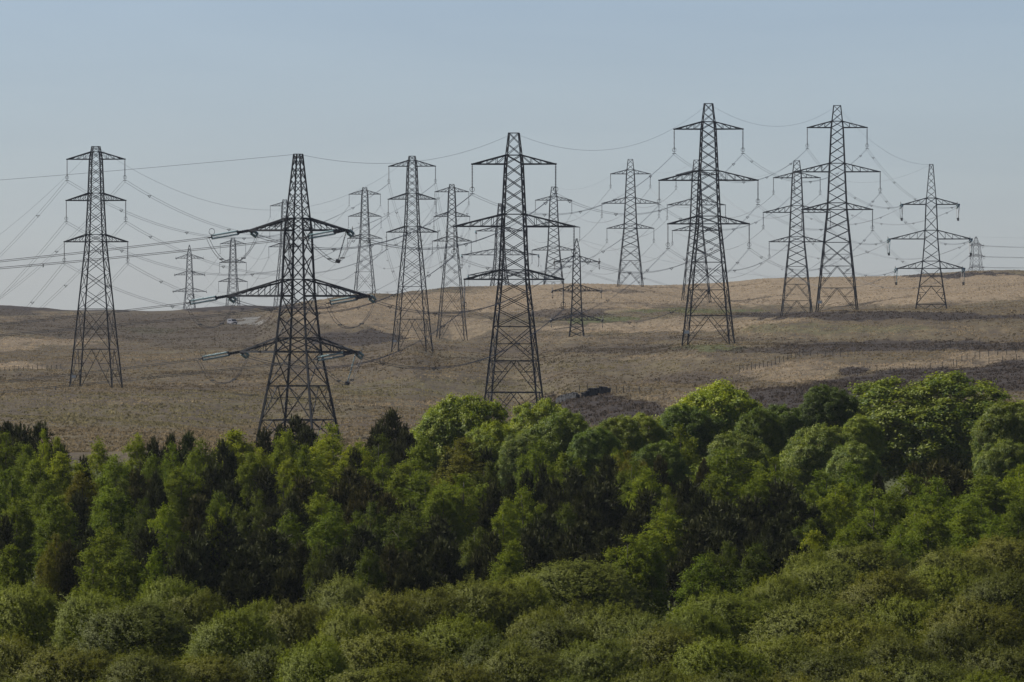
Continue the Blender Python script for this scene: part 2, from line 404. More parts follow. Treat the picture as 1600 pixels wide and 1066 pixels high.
#     key: (kind, photo column, distance, top row, top-arm-to-bottom-arm px, yaw degrees, handle, label)
TOWERS = {
    'A': ('slim', 150, 1382, 229, 129, 10.7, 'slim lone pylon', 'slim lattice pylon standing alone on open moor, with equal crossarms and hanging insulators'),
    'B': ('tens', 466, 1100, 241, 190, 24, 'glass-insulator pylon', 'black angle pylon with blue-green glass insulators and looping jumper cables behind the birches'),
    'C': ('susp', 803, 1339, 208, 180, 7, 'yellow-dome pylon', 'tall wide-armed pylon rising directly behind the yellow-green domed tree'),
    'D': ('susp', 1107, 1629, 162, 148, 8, 'highest pylon', 'highest-reaching wide-armed pylon with another fainter pylon overlapping behind its legs'),
    'E': ('susp', 1308, 1885, 165, 128, 5, 'dark paired pylon', 'darker of two pylons whose feet touch, standing on the dark heather brow'),
    'F': ('tens', 1455, 2090, 257, 100, 3, 'brow angle pylon', 'angle pylon with drooping arm tips and tall bare peak on the heather brow'),
    'G': ('susp', 1245, 2500, 251, 100, 5, 'pale paired pylon', 'paler of two pylons whose feet touch, half behind its darker neighbour'),
    'H': ('susp', 1088, 2770, 250, 87, 5, 'overlapped pylon', 'faint pylon seen through the legs of the highest pylon'),
    'I': ('susp', 985, 2945, 249, 85, 4, 'crest pylon', 'grey wide-armed pylon standing clear on the pale crest of the ridge'),
    'J': ('susp', 865, 3230, 292, 78, 4, 'sunken ridge pylon', 'hazy pylon sunk behind the ridge, next to the wide arms of the yellow-dome pylon'),
    'K': ('post', 901, 2100, 373, 91, 4, 'narrow pointed pylon', 'narrow short pylon with pointed tip standing in a dark hollow of the slope'),
    'L': ('tens', 781, 3650, 318, 69, 12, 'faint broad pylon', 'very faint broad-armed pylon mostly hidden behind the yellow-dome pylon'),
    'M': ('point', 296, 3900, 383, 52, 5, 'far pointed pylon', 'small pointed pylon with drooping arm tips on the far dark ridge'),
    'N': ('slim', 364, 3650, 372, 59, 8, 'far small pylon', 'small hazy pylon beside the pointed one, beneath the glass insulator jumper loop'),
    'O': ('slim', 445, 3450, 312, 64, 8, 'masked pylon', 'pale slim pylon masked by the dark body of the glass-insulator pylon'),
    'P': ('slim', 570, 3050, 293, 69, 7, 'shoulder pylon', 'pale slim pylon just behind the hill shoulder, with glass-insulator pylon nearby'),
    'Q': ('slim', 644, 1784, 244, 103, 10, 'darker slope pylon', 'darker and larger of two slim pylons side by side on the tan slope'),
    'R': ('slim', 706, 2322, 288, 77, 6, 'paler slope pylon', 'paler and smaller of two slim pylons side by side on the tan slope'),
    'S': ('point', 1525, 4200, 370, 34, 76, 'end-on pylon', 'tiny pylon seen end-on with its arms folded to the viewer on the ridge top'),
}
OVR = {  # own measurements in px where a pylon differs from its type: half widths of the three arms
    'L': [38, 60, 50], 'M': [21.5, 23.5, 26], 'N': [20, 21, 22.5], 'P': [24.5, 25.5, 27], 'R': [26.5, 28, 30.5], 'S': [30, 36, 32],
}
T = {}

def lerpw(w, slope, z):
    for (a, wa), (b, wb) in zip(w, w[1:]):
        if z <= b: return wa + (wb - wa) * (z - a) / (b - a)
    return w[-1][1] + slope * (z - w[-1][0])

def corners(w, z):
    h = w / 2
    return [Vector((-h, -h, z)), Vector((h, -h, z)), Vector((h, h, z)), Vector((-h, h, z))]

def panel(mb, w0, z0, w1, z1, leg, br, style='X', cap=False):
    """one storey of the lattice between height z0 (upper) and z1 (lower)"""
    A, B = corners(w0, z0), corners(w1, z1)
    for i in range(4):
        j = (i + 1) % 4
        mb.bar(A[i], B[i], leg)
        if style == 'X':
            mb.bar(A[i], B[j], br); mb.bar(A[j], B[i], br)
        elif style == 'K':         # inverted V with redundant members
            mid = (A[i] + A[j]) / 2
            mb.bar(mid, B[i], br); mb.bar(mid, B[j], br)
            for P_, Q_ in ((A[i], B[i]), (A[j], B[j])):
                for t in (.35, .68):
                    mb.bar(P_.lerp(Q_, t), mid.lerp(Q_, t), br * .7)
                mb.bar(P_.lerp(Q_, .35), mid.lerp(Q_, .68), br * .7)
                mb.bar(P_, mid.lerp(Q_, .35), br * .7)
        elif style == 'XL':        # tall X with sub-bracing
            mb.bar(A[i], B[j], br); mb.bar(A[j], B[i], br)
            c = (A[i] + A[j] + B[i] + B[j]) / 4
            for P_, Q_ in ((A[i], B[i]), (A[j], B[j])):
                m_ = P_.lerp(Q_, .5)
                mb.bar(m_, P_.lerp(c, .55), br * .65); mb.bar(m_, Q_.lerp(c, .5), br * .65)
            mb.bar(A[i].lerp(B[i], .5), A[j].lerp(B[j], .5), br * .6)
        if cap: mb.bar(A[i], A[j], br * 1.25)
    if cap:
        mb.bar(A[0], A[2], br * .7)

def build_tower(key):
    kind, px, d, ytop, k, yaw, handle, label = TOWERS[key]
    s = d / F; K = k * s; ty = TYPES[kind]
    x, y = pos(px, d)
    zb = gz(x, y) - 0.3
    ztop = -(ytop - EYE) * s
    H = ztop - zb
    root = tag(empty('lattice_pylon', (x, y, zb), -R(yaw)), label, 'pylon', 'power pylons on the moor')
    leg, br = .0142 * K, .0062 * K
    if kind == 'tens': leg, br = .0156 * K, .0068 * K
    if key in 'FLS': leg, br = leg * 1.3, br * 1.35
    if kind in ('point', 'post') and key != 'S': leg, br = .014 * K, .0075 * K
    tw_, ts_ = (ty['w'], ty['slope']) if key != 'S' else ([(0, .05), (.5, .36), (1.4, .46)], .55)
    W = lambda q: lerpw([(a * K, b * K) for a, b in tw_], ts_, q)   # face width at depth q below the top
    arms = [(a * K, h * K, r * K) for a, h, r in ty['arms']]
    if key in OVR: arms = [(a, h * s / math.cos(R(yaw)) if key != 'S' else h * s, r) for (a, _, r), h in zip(arms, OVR[key])]
    Z = lambda q: H - q
    # peak
    pk = MB(); q1 = arms[0][0] - arms[0][2]
    n = max(1, round(q1 / max(W(q1 * .6), .3)))
    if kind == 'slim': n = 1
    for i in range(n):
        a, b = q1 * i / n, q1 * (i + 1) / n
        panel(pk, W(a), Z(a), W(b), Z(b), leg * .62, br * .75, 'X', i == 0)
    pk.build('lattice_peak', M_STEEL, root)
    # body
    bd = MB(); q = q1
    for ai, (aq, ah, ar) in enumerate(arms):
        if ai:
            lo = aq - ar
            nn = max(1, round((lo - q) / (W((lo + q) / 2) * (.95 if kind in ('tens', 'point', 'post') else .66))))
            for i in range(nn):
                a, b = q + (lo - q) * i / nn, q + (lo - q) * (i + 1) / nn
                panel(bd, W(a), Z(a), W(b), Z(b), leg * .9, br, 'X', False)
            q = lo
        panel(bd, W(q), Z(q), W(aq), Z(aq), leg * .9, br, 'X', True)
        q = aq
    rest = H - q
    # lower storeys: X panels that grow, then an X with sub-bracing, then splayed legs with inverted V
    styles = {'susp': ['X', 'X', 'X', 'XL', 'K', 'K'], 'slim': ['X', 'X', 'X', 'X', 'XL', 'K'], 'tens': ['X', 'K', 'K'], 'point': ['X', 'X', 'K'], 'post': ['X', 'X', 'X']}[kind]
    wts = {'susp': [.55, .6, .65, 1.3, 1.2, 1.4], 'slim': [.55, .6, .65, .7, 1.5, 1.5], 'tens': [1, 1, .75], 'point': [1, 1, 1.2], 'post': [1, 1, 1.1]}[kind]
    tot = sum(wts); cap = True
    for i, (st, wt) in enumerate(zip(styles, wts)):
        b = q + rest * wt / tot
        if i == len(styles) - 1: b = H
        panel(bd, W(q), Z(q), W(b), Z(b), leg, br, st, i == 0 or st in ('K', 'XL') or (kind == 'post' and False))
        q = b
    bd.build('lattice_body', M_STEEL, root)
    T[key] = dict(root=root, kind=kind, K=K, handle=handle, tips={}, att={}, yaw=yaw, s=s)
    rm = Matrix.Translation((x, y, zb)) @ Matrix.Rotation(-R(yaw), 4, 'Z')
    T[key]['m'] = rm
    T[key]['top'] = rm @ Vector((0, 0, H))
    # crossarms
    for lv, (aq, ah, ar) in zip(('top', 'middle', 'bottom'), arms):
        for sg, side in ((-1, 'left'), (1, 'right')):
            mb = MB(); w0, w1 = W(aq) / 2, W(aq - ar) / 2
            tip = Vector((sg * ah, 0, Z(aq)))
            gap = .012 * K
            bt = [Vector((sg * w0, e * w0, Z(aq))) for e in (-1, 1)]
            up = [Vector((sg * w1, e * w1, Z(aq - ar))) for e in (-1, 1)]
            tp = [tip + Vector((0, e * gap, 0)) for e in (-1, 1)]
            ct = .0125 * K if kind != 'tens' else .0150 * K
            nb = 4 if lv == 'middle' else 3
            for e in (0, 1):
                mb.bar(bt[e], tp[e], ct * 1.1, ct); mb.bar(up[e], tp[e], ct * .9)
                for i in range(1, nb + 1):
                    t0, t1 = (i - 1) / (nb + .6), i / (nb + .6)
                    mb.bar(bt[e].lerp(tp[e], t1), up[e].lerp(tp[e], t1), br * .75)
                    mb.bar(bt[e].lerp(tp[e], t1), up[e].lerp(tp[e], t0), br * .75)
            for i in range(nb + 1):
                t0, t1 = i / (nb + 1), (i + 1) / (nb + 1)
                mb.bar(bt[i % 2].lerp(tp[i % 2], t0), bt[1 - i % 2].lerp(tp[1 - i % 2], t1), br * .7)
                mb.bar(bt[0].lerp(tp[0], t0), bt[1].lerp(tp[1], t0), br * .7)
            mb.bar(tp[0], tp[1], ct * 1.2)
            mb.build('lattice_crossarm', M_STEEL, root)
            T[key]['tips'][lv, side] = tip
            if kind in ('susp', 'slim'):
                L = ty['ins'] * K
                near = d < 2000
                st = lathe_string(L * .80, .0085 * K, 16 if near else 8, 6)
                st.tube([(0, 0, L * .06), (0, 0, -L * .01)], .003 * K)
                st = st.build('insulator_string', M_PORC, root, True)
                st.location = tip + Vector((0, 0, -L * .06))
                hb = MB()
                hb.bar((0, 0, -L * .78), (0, 0, -L * .93), .005 * K)
                hb.bar((-.02 * K, 0, -L * .93), (.02 * K, 0, -L * .93), .006 * K)
                hb.build('yoke_plate', M_HARD, st)
                if d < 3000:
                    rb = MB(); ring(rb, (0, 0, -L * .78), (0, 1, .15), .021 * K, .0022 * K); rb.build('arcing_ring', M_HARD, st)
                T[key]['att'][lv, side] = rm @ (tip + Vector((0, 0, -L)))
    if key in 'ADQE':
        mb = MB(); q = H - .055 * H
        w = W(q) / 2
        mb.box((-w * .85, -w - leg * .7, H - q), .05 * K, .01 * K, .035 * K)
        mb.build('warning_plate', M_PLATE, root)

for key in TOWERS: build_tower(key)

# ---- lines: which pylon hangs its wires on which
OFF = {  # attachment points of pylons outside the frame or beyond the ridge: (column, distance, row of the top level, px between levels, px half arm)
    'west': (-2600, 1040, 432, 100, 95), 'gone': (-330, 2350, 500, 70, 25), 'east': (1900, 4300, 372, 12, 6), 'dip': (560, 4300, 440, 40, 30),
}
def off_att(k):
    px, d, y, dl, hw = OFF[k]; s = d / F; x, yy = pos(px, d)
    att = {}
    for i, lv in enumerate(('top', 'middle', 'bottom')):
        for sg, side in ((-1, 'left'), (1, 'right')):
            if k == 'west':   # arms run in depth there: the left circuit is the farther one
                att[lv, side] = Vector((x - sg * 2, yy - sg * 8.5, -(y - EYE + i * dl) * s))
            else:
                att[lv, side] = Vector((x + sg * hw * s, yy, -(y - EYE + i * dl) * s))
    return att, Vector((x, yy, -(y - EYE - dl * .8) * s))

SPANS = [('west', 'B', 6.5, 4), ('B', 'C', 5, 3), ('C', 'D', 7.5, 6), ('D', 'E', 7, 5), ('E', 'F', 5, 4), ('F', 'G', 7, 6), ('G', 'H', 9, 6), ('H', 'I', 7, 5), ('I', 'J', 8, 5),
         ('J', 'L', 8, 5), ('gone', 'A', 17, 14), ('A', 'Q', 11.5, 12), ('Q', 'R', 13, 11), ('R', 'P', 14, 11), ('P', 'O', 11, 8), ('O', 'N', 9, 8), ('N', 'M', 9, 8),
         ('L', 'K', 14, 10), ('K', 'S', 22, 16), ('S', 'east', 3, 2)]
HND = {k: v['handle'] for k, v in T.items()}
HND.update(west='frame edge', gone='ridge dip', east='frame edge', dip='ridge dip')

def att_of(k, other):
    """attachment points of pylon k for the span towards the pylon `other`; tension pylons get their strain sets here"""
    if k in OFF: return off_att(k)
    t = T[k]
    if t['att']: return t['att'], t['top']
    ty = TYPES[t['kind']]
    tgt = (off_att(other)[0] if other in OFF else (T[other]['att'] or {q: T[other]['m'] @ v for q, v in T[other]['tips'].items()}))
    out = {}
    for q, tip in t['tips'].items():
        a = t['m'] @ tip; b = tgt[q]
        dr = (b - a).normalized(); dr.z -= .10; dr.normalize()
        if t['kind'] == 'tens': dr.z -= .05; dr.normalize()
        out[q] = a + dr * ty['ins'] * t['K']
    return out, t['top']

STRAIN = {}
def strain_sets(k, other, att):
    t = T[k]; inv = t['m'].inverted(); K = t['K']
    for q, tip in t['tips'].items():
        e = inv @ att[q]; dr = (e - tip); L = dr.length; dr.normalize()
        side = dr.cross(Vector((0, 0, 1))).normalized(); up = side.cross(dr)
        STRAIN.setdefault((k, q), []).append(e)
        if t['kind'] == 'tens':
            rad, n = .0120 * K, 22
        else:
            rad, n = .012 * K, 8
        mb = MB()
        gapv = (up * .75 + side * .5) * (.0165 * K)
        for sg in (-1, 1):
            base = lathe_string(L * .60, rad, n, 7)
            rot = Vector((0, 0, -1)).rotation_difference(dr).to_matrix()
            n0 = len(mb.v)
            mb.v += [tip + dr * (L * .30) + gapv * sg + rot @ v for v in base.v]
            mb.f += [tuple(i + n0 for i in f) for f in base.f]
        st = mb.build('strain_insulator', M_GLASS if t['kind'] == 'tens' else M_PORC, t['root'], True)
        hw = MB()
        for i in range(5):
            p = tip + dr * (L * (.02 + .055 * i))
            hw.bar(p, p + dr * (L * .055), .010 * K)
            hw.box(p + dr * L * .03, .020 * K, .020 * K, .022 * K)
        p = tip + dr * L * .29
        hw.bar(p - gapv * 1.3, p + gapv * 1.3, .012 * K)
        p = tip + dr * L * .90
        hw.bar(p - gapv * 1.3, p + gapv * 1.3, .010 * K); hw.bar(p, e, .010 * K)
        hw.build('link_fitting', M_HARD, st)
        rb = MB(); ring(rb, tip + dr * L * .88 + up * .045 * K, side * .8 + dr * .2, .026 * K, .0022 * K); rb.build('arcing_ring', M_HARD, st)

def curve_pts(a, b, sag, n=26):
    return [a.lerp(b, i / n) - Vector((0, 0, 4 * sag * (i / n) * (1 - i / n))) for i in range(n + 1)]

SP_ME = None
def spacer_mesh():
    global SP_ME
    if SP_ME is None:
        mb = MB(); mb.bar((-.30, 0, 0), (.30, 0, 0), .08); mb.bar((-.36, 0, .03), (0, 0, -.34), .07); mb.bar((.36, 0, .03), (0, 0, -.34), .07); mb.box((0, 0, -.34), .14, .14, .12)
        o = mb.build('spacer_clamp', M_HARD); SP_ME = o.data; COL.objects.unlink(o); bpy.data.objects.remove(o)
    return SP_ME

def spans():
    for a, b, sag, esag in SPANS:
        Aa, At = att_of(a, b); Ba, Bt = att_of(b, a)
        for k, o, at in ((a, b, Aa), (b, a, Ba)):
            if k in T and not T[k]['att']: strain_sets(k, o, at)
        slim = 'A' in (a, b) or (a in 'QRPON' and b in 'QRPONM')
        far = min(T[k]['m'].translation.y if k in T else OFF[k][1] for k in (a, b))
        kind_w = 'twin cable'
        for lv in ('top', 'middle', 'bottom'):
            for side in ('left', 'right'):
                p, q = Aa[lv, side], Ba[lv, side]
                mb = MB(); dr = (q - p); dr.z = 0; dr.normalize(); sd = dr.cross(Vector((0, 0, 1)))
                rad = .029 if not slim else .027
                if a == 'west': rad = .036
                elif a == 'B': rad = .042
                if far > 2600: rad = .030
                for e in (-1, 1):
                    offv = sd * (.20 * e) + Vector((0, 0, .11 * e))
                    mb.tube([v + offv for v in curve_pts(p, q, sag)], rad, 4)
                o = mb.build('power_cable', M_CABLE)
                tag(o, f'{lv} {side}-arm {kind_w} strung between {HND[a]} and {HND[b]}', 'power cable', 'power cables between the pylons')
                if far < 2400:
                    ns = 5
                    for i in range(ns):
                        t = (i + .5) / ns + .04 * math.sin(i * 7 + len(a + b + side) * 3 + ord(lv[0]))
                        c = p.lerp(q, t) - Vector((0, 0, 4 * sag * t * (1 - t)))
                        so = bpy.data.objects.new('spacer_clamp', spacer_mesh()); link(so, o)
                        so.location = c; so.rotation_euler = (0, 0, math.atan2(sd.y, sd.x))
        mb = MB(); mb.tube(curve_pts(At, Bt, esag), .021, 4)
        o = mb.build('earth_wire', M_CABLE)
        tag(o, f'single thin earth wire strung high between {HND[a]} and {HND[b]}', 'earth wire', 'earth wires between pylon peaks')

spans()

def jumpers():
    for (k, q), ends in STRAIN.items():
        t = T[k]; K = t['K']
        if len(ends) < 2: continue
        a, b = ends[0], ends[-1]
        drop = (.21 if t['kind'] == 'tens' else .12) * K
        pilot = k in ('B', 'F') and q[1] == 'right' and q[0] != 'middle' or k == 'F'
        mb = MB(); tip = t['tips'][q]
        sd = (b - a).cross(Vector((0, 0, 1)))
        if sd.length < 1e-3: sd = Vector((0, 1, 0))
        sd.normalize()
        pts = []
        for i in range(19):
            u = i / 18
            p = a.lerp(b, u)
            p.z -= drop * (1 - abs(2 * u - 1) ** 2.4)
            if pilot:
                p += (Vector((tip.x, tip.y, p.z)) - p) * (.5 * (1 - abs(2 * u - 1) ** 2))
            pts.append(p)
        for e in (-1, 1):
            mb.tube([p + sd * (.014 * K * e) + Vector((0, 0, .004 * K * e)) for p in pts], .0024 * K, 4)
        j = mb.build('jumper_cable', M_JUMP, t['root'])
        sp = MB()
        for i in (5, 13): sp.bar(pts[i] - sd * .02 * K, pts[i] + sd * .02 * K, .011 * K)
        sp.build('spacer_clamp', M_HARD, j)
        if pilot:
            low = pts[9]; L = (tip - low).length
            st = lathe_string(L * .92, .0075 * K, 18, 6).build('pilot_insulator', M_PORC if q[0] == 'top' else M_GLASS, t['root'], True)
            st.location = tip; st.rotation_mode = 'QUATERNION'
            st.rotation_quaternion = Vector((0, 0, -1)).rotation_difference(low - tip)
            w = MB(); w.box((0, 0, -L * .97), .03 * K, .03 * K, .025 * K); w.build('jumper_weight', M_HARD, st)
jumpers()

# ------------------------------------------------------------------ trees
def leaf_arrays(P, Nn, size, jit, aspect, tint, r):
    n = len(P)
    nn = Nn + r.normal(0, jit, (n, 3)); nn /= np.linalg.norm(nn, axis=1, keepdims=True) + 1e-9
    t = np.cross(nn, r.normal(0, 1, (n, 3))); t /= np.linalg.norm(t, axis=1, keepdims=True) + 1e-9
    b = np.cross(nn, t)
    s = (size * r.uniform(.65, 1.35, n))[:, None]
    V = np.stack([P - t * s * .5, P + b * s * .5 * aspect + nn * s * .08, P + t * s * .5, P - b * s * .5 * aspect + nn * s * .08], 1).reshape(-1, 3)
    C = np.repeat(np.stack([tint, tint, tint, np.ones(n)], -1), 4, 0)
    return V, C

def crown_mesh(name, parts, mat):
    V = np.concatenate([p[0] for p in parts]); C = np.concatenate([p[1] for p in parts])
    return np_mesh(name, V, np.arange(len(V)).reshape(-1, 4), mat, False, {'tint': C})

def unit(r, n):
    v = r.normal(0, 1, (n, 3)); return v / np.linalg.norm(v, axis=1, keepdims=True)

def fib(n, zmin, r):
    """evenly spread directions above the height zmin"""
    i = np.arange(n) + .5; z = 1 - (1 - zmin) * i / n; a = i * 2.39996 + r.uniform(0, 6.28); q = np.sqrt(1 - z * z)
    v = np.stack([q * np.cos(a), q * np.sin(a), z], -1) + r.normal(0, .035, (n, 3))
    return v / np.linalg.norm(v, axis=1, keepdims=True)

def limbs_mesh(name, h, rad, nl, spread, r, zlo=.25, zhi=.8, mat=M_BARK):
    mb = MB()
    lean = r.uniform(-.03, .03, 2) * h
    pts = [(lean[0] * t * t, lean[1] * t * t, h * t) for t in np.linspace(0, .96, 8)]
    mb.tube(pts, [rad * (1.25 - .2 * (i > 0)) * (1 - .93 * i / 7.5) for i in range(8)], 7)
    for i in range(nl):
        z = h * (zlo + (zhi - zlo) * i / max(nl - 1, 1)); a = i * 2.4 + r.uniform(-.4, .4)
        L = spread * (1.05 - .6 * (z / h)) * r.uniform(.7, 1.1)
        p0 = Vector((lean[0] * (z / h) ** 2, lean[1] * (z / h) ** 2, z))
        q = [p0 + Vector((math.cos(a) * L * t, math.sin(a) * L * t, L * (.75 * t - .15 * t * t))) for t in (0, .35, .7, 1)]
        rr = rad * (1 - .8 * z / h) * .55
        mb.tube(q, [rr, rr * .7, rr * .45, rr * .15], 5)
        for e in (-1, 1):
            a2 = a + e * .7; m = q[2]
            q2 = [m, m + Vector((math.cos(a2) * L * .28, math.sin(a2) * L * .28, L * .22)), m + Vector((math.cos(a2) * L * .5, math.sin(a2) * L * .5, L * .5))]
            mb.tube(q2, [rr * .4, rr * .25, rr * .08], 4)
    o = mb.build(name, mat, None, True); me = o.data
    COL.objects.unlink(o); bpy.data.objects.remove(o)
    return me

def sycamore(seed):
    r = np.random.default_rng(seed); parts = []
    nl = 160
    d = fib(nl, -.55, r)
    cen = np.array([0, 0, 7.4]); rad = np.array([7.6, 7.6, 7.0])
    wob = 1 + .07 * np.sin(d[:, 0] * 4 + seed) + .06 * np.sin(d[:, 1] * 5 + d[:, 2] * 4 + seed)
    Pc = cen + d * rad * (wob * r.uniform(.79, .945, len(d)))[:, None]
    for i in range(len(d)):
        lr = r.uniform(.7, 1.45); nc = int(9 * lr ** 1.4)
        l = unit(r, nc) + d[i] * .9 + np.array([0, 0, .25]); l /= np.linalg.norm(l, axis=1, keepdims=True)
        cc = Pc[i] + l * lr * r.uniform(.7, 1.3, (nc, 1))
        lobe = r.uniform(-.14, .14)
        for c, ln in zip(cc, l):
            n = int(r.uniform(55, 100)); sp = r.uniform(.24, .42)
            p = c + r.normal(0, 1, (n, 3)) * sp * np.array([1, 1, .7])
            nn = np.repeat((ln * .75 + np.array([0, 0, .45]))[None], n, 0)
            young = np.clip(.36 + .22 * ln[2] + lobe + r.uniform(-.28, .3) + r.normal(0, .2, n), 0, 1)  # young-leaf tint, plus top light painted into the upward clumps
            parts.append(leaf_arrays(p, nn, .23, .45, .8, young, r))
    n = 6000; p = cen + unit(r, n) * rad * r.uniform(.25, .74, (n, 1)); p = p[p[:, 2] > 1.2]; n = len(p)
    parts.append(leaf_arrays(p, unit(r, n), .42, .5, .8, np.clip(r.normal(.1, .1, n), 0, 1), r))  # dark core leaves: shade between the clumps put into their tint
    return crown_mesh('sycamore_crown', parts, M_LEAF['S']), limbs_mesh('sycamore_trunk', 12.4, .38, 9, 6.0, r), 16.2, 15.2

def birch(seed):
    """several feathery plumes of fine twigs rising from one or two stems"""
    r = np.random.default_rng(seed); parts = []
    H = 11.0
    plumes = [(0, 0, H, r.uniform(1.5, 1.95), 1.6)]
    for q in range(int(r.integers(4, 7))):
        a = q * 2.1 + r.uniform(-.6, .6); ro = r.uniform(.7, 1.75)
        plumes.append((np.cos(a) * ro, np.sin(a) * ro, H * r.uniform(.66, .97) - ro * .45, r.uniform(.85, 1.4), r.uniform(1.2, 2.6)))
    for x0, y0, h, rad, z0 in plumes:
        nc = int(34 * rad * (h - z0) / 6)
        f = r.uniform(0, 1, nc) ** .9
        pr = rad * np.sin(np.pi * np.clip(f, 0, 1) ** .68) ** .62 * (1 - .2 * f) + .08
        a = r.uniform(0, 2 * np.pi, nc); u = np.sqrt(r.uniform(.05, 1.35, nc)); tone = r.uniform(-.12, .12)
        lx, ly = r.normal(0, .05, 2) * (h - z0)
        for i in range(nc):
            out = np.array([np.cos(a[i]), np.sin(a[i]), .3])
            c = np.array([x0 + out[0] * pr[i] * u[i] + lx * f[i], y0 + out[1] * pr[i] * u[i] + ly * f[i], z0 + f[i] * (h - z0)])
            n = int(r.uniform(70, 135))
            t = r.uniform(0, 1, n); tw = r.integers(0, 12, n); dirs = unit(r, 12) * .8 + out * .45 + np.array([0, 0, .55])
            p = c + dirs[tw] * (t * .62)[:, None] + np.array([0, 0, -1]) * (t ** 2 * .2)[:, None] + r.normal(0, .085, (n, 3))
            young = np.clip(.38 + tone + r.normal(0, .2, n) + r.uniform(-.12, .12) + .25 * (f[i] - .5), 0, 1)
            nr = dirs[tw] * .4 + out * .7 + np.array([0, 0, .3]); nr /= np.linalg.norm(nr, axis=1, keepdims=True)
            parts.append(leaf_arrays(p, nr, .13, .7, .75, young, r))
    return crown_mesh('birch_crown', parts, M_LEAF['B']), limbs_mesh('birch_trunk', H, .14, 9, 2.4, r), 4.6, H

def pine(seed):
    """a bushy young pine: a main leader and several side leaders, each with whorls of upturned branches and candles"""
    r = np.random.default_rng(seed); parts = []
    H = 10.0; P, D, TT = [], [], []
    def leader(x0, y0, z0, h, wmax, rnd):
        z = z0
        while z < h - .2:
            f = (z - z0) / (h - z0); L = wmax * (1 - f) ** rnd * (.7 + .3 * min(1, f * 5)) * r.uniform(.75, 1.2) + .14
            nb = int(r.integers(5, 9)); a0 = r.uniform(0, 6.28)
            for b in range(nb):
                a = a0 + 2 * np.pi * b / nb + r.uniform(-.35, .35); Lb = L * r.uniform(.5, 1.2)
                o = np.array([np.cos(a), np.sin(a), 0]); b0 = np.array([x0, y0, z])
                for t in np.linspace(.35, 1.0, max(2, int(2 + Lb * 1.8))):
                    rise = .12 * Lb * t + .42 * Lb * t * t * (.5 + f)
                    c = b0 + o * Lb * t + np.array([0, 0, rise]) + r.normal(0, .12, 3); n = 16
                    up = unit(r, n) * .6 + o * .45 + np.array([0, 0, .7]); up /= np.linalg.norm(up, axis=1, keepdims=True)
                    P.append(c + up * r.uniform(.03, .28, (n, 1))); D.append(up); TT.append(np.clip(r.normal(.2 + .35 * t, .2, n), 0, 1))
                c = b0 + o * Lb + np.array([0, 0, .12 * Lb + .42 * Lb * (.5 + f)]); n = 12
                up = unit(r, n) * .25 + np.array([0, 0, 1]); up /= np.linalg.norm(up, axis=1, keepdims=True)
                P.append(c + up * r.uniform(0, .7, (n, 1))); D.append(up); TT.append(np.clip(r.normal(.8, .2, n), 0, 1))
            z += r.uniform(.5, .8)
        n = 60; zz = r.uniform(h - 1.1, h + .45, n); up = unit(r, n) * .3 + np.array([0, 0, 1]); up /= np.linalg.norm(up, axis=1, keepdims=True)
        P.append(np.stack([x0 + r.normal(0, .08, n), y0 + r.normal(0, .08, n), zz], -1)); D.append(up); TT.append(np.full(n, .6))
    leader(0, 0, .8, H, 2.3, .6)
    for q in range(int(r.integers(4, 7))):
        a = q * 1.1 * 2 + r.uniform(-.5, .5); ro = r.uniform(.8, 2.0)
        leader(np.cos(a) * ro, np.sin(a) * ro, 2.2, H * r.uniform(.62, .93) - ro * .35, r.uniform(.9, 1.5), .6)
    P, D, TT = np.concatenate(P), np.concatenate(D), np.concatenate(TT)
    m = len(P)
    side = np.cross(D, r.normal(0, 1, (m, 3))); side /= np.linalg.norm(side, axis=1, keepdims=True)
    L = r.uniform(.24, .50, m)[:, None]; w = .05
    V = np.stack([P - side * w, P + side * w, P + D * L + side * w * .4, P + D * L - side * w * .4], 1).reshape(-1, 3)
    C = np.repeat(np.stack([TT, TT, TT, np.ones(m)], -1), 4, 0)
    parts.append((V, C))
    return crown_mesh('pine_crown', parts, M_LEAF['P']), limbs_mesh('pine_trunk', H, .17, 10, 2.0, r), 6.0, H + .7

def willow(seed):
    r = np.random.default_rng(seed); parts = []
    nl = 170
    d = fib(nl, -.45, r)
    cen = np.array([0, 0, 5.0]); rad = np.array([2.9, 2.9, 3.9])
    for i in range(nl):
        c = cen + d[i] * rad * r.uniform(.77, .93) * (1 + .10 * np.sin(4 * d[i, 0] + seed) + .07 * np.sin(6 * d[i, 1]))
        nt_ = 26; dirs = unit(r, nt_) * .6 + d[i] * .7 + np.array([0, 0, .7]); dirs /= np.linalg.norm(dirs, axis=1, keepdims=True)
        st = c + unit(r, nt_) * r.uniform(0, .5, (nt_, 1)); ln = r.uniform(.2, .6, nt_) + .55 * (r.uniform(0, 1, nt_) > .9)
        n = nt_ * 20; tw = np.repeat(np.arange(nt_), 20); t = r.uniform(.0, 1, n)
        p = st[tw] + dirs[tw] * (t * ln[tw])[:, None] + r.normal(0, .035, (n, 3))
        nr = dirs[tw] * .2 + d[i] * .9 + np.array([0, 0, .12]); nr /= np.linalg.norm(nr, axis=1, keepdims=True)
        young = np.clip(.33 + .22 * t + r.normal(0, .14, n) + r.uniform(-.14, .12), 0, 1)
        parts.append(leaf_arrays(p, nr, .080, .36, .7, young, r))
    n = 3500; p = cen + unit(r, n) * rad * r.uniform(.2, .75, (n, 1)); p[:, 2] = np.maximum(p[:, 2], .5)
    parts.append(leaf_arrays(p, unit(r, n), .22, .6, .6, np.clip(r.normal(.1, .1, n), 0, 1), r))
    return crown_mesh('willow_crown', parts, M_LEAF['W']), limbs_mesh('willow_trunk', 7.5, .14, 12, 2.6, r, .1, .7), 6.3, 9.2

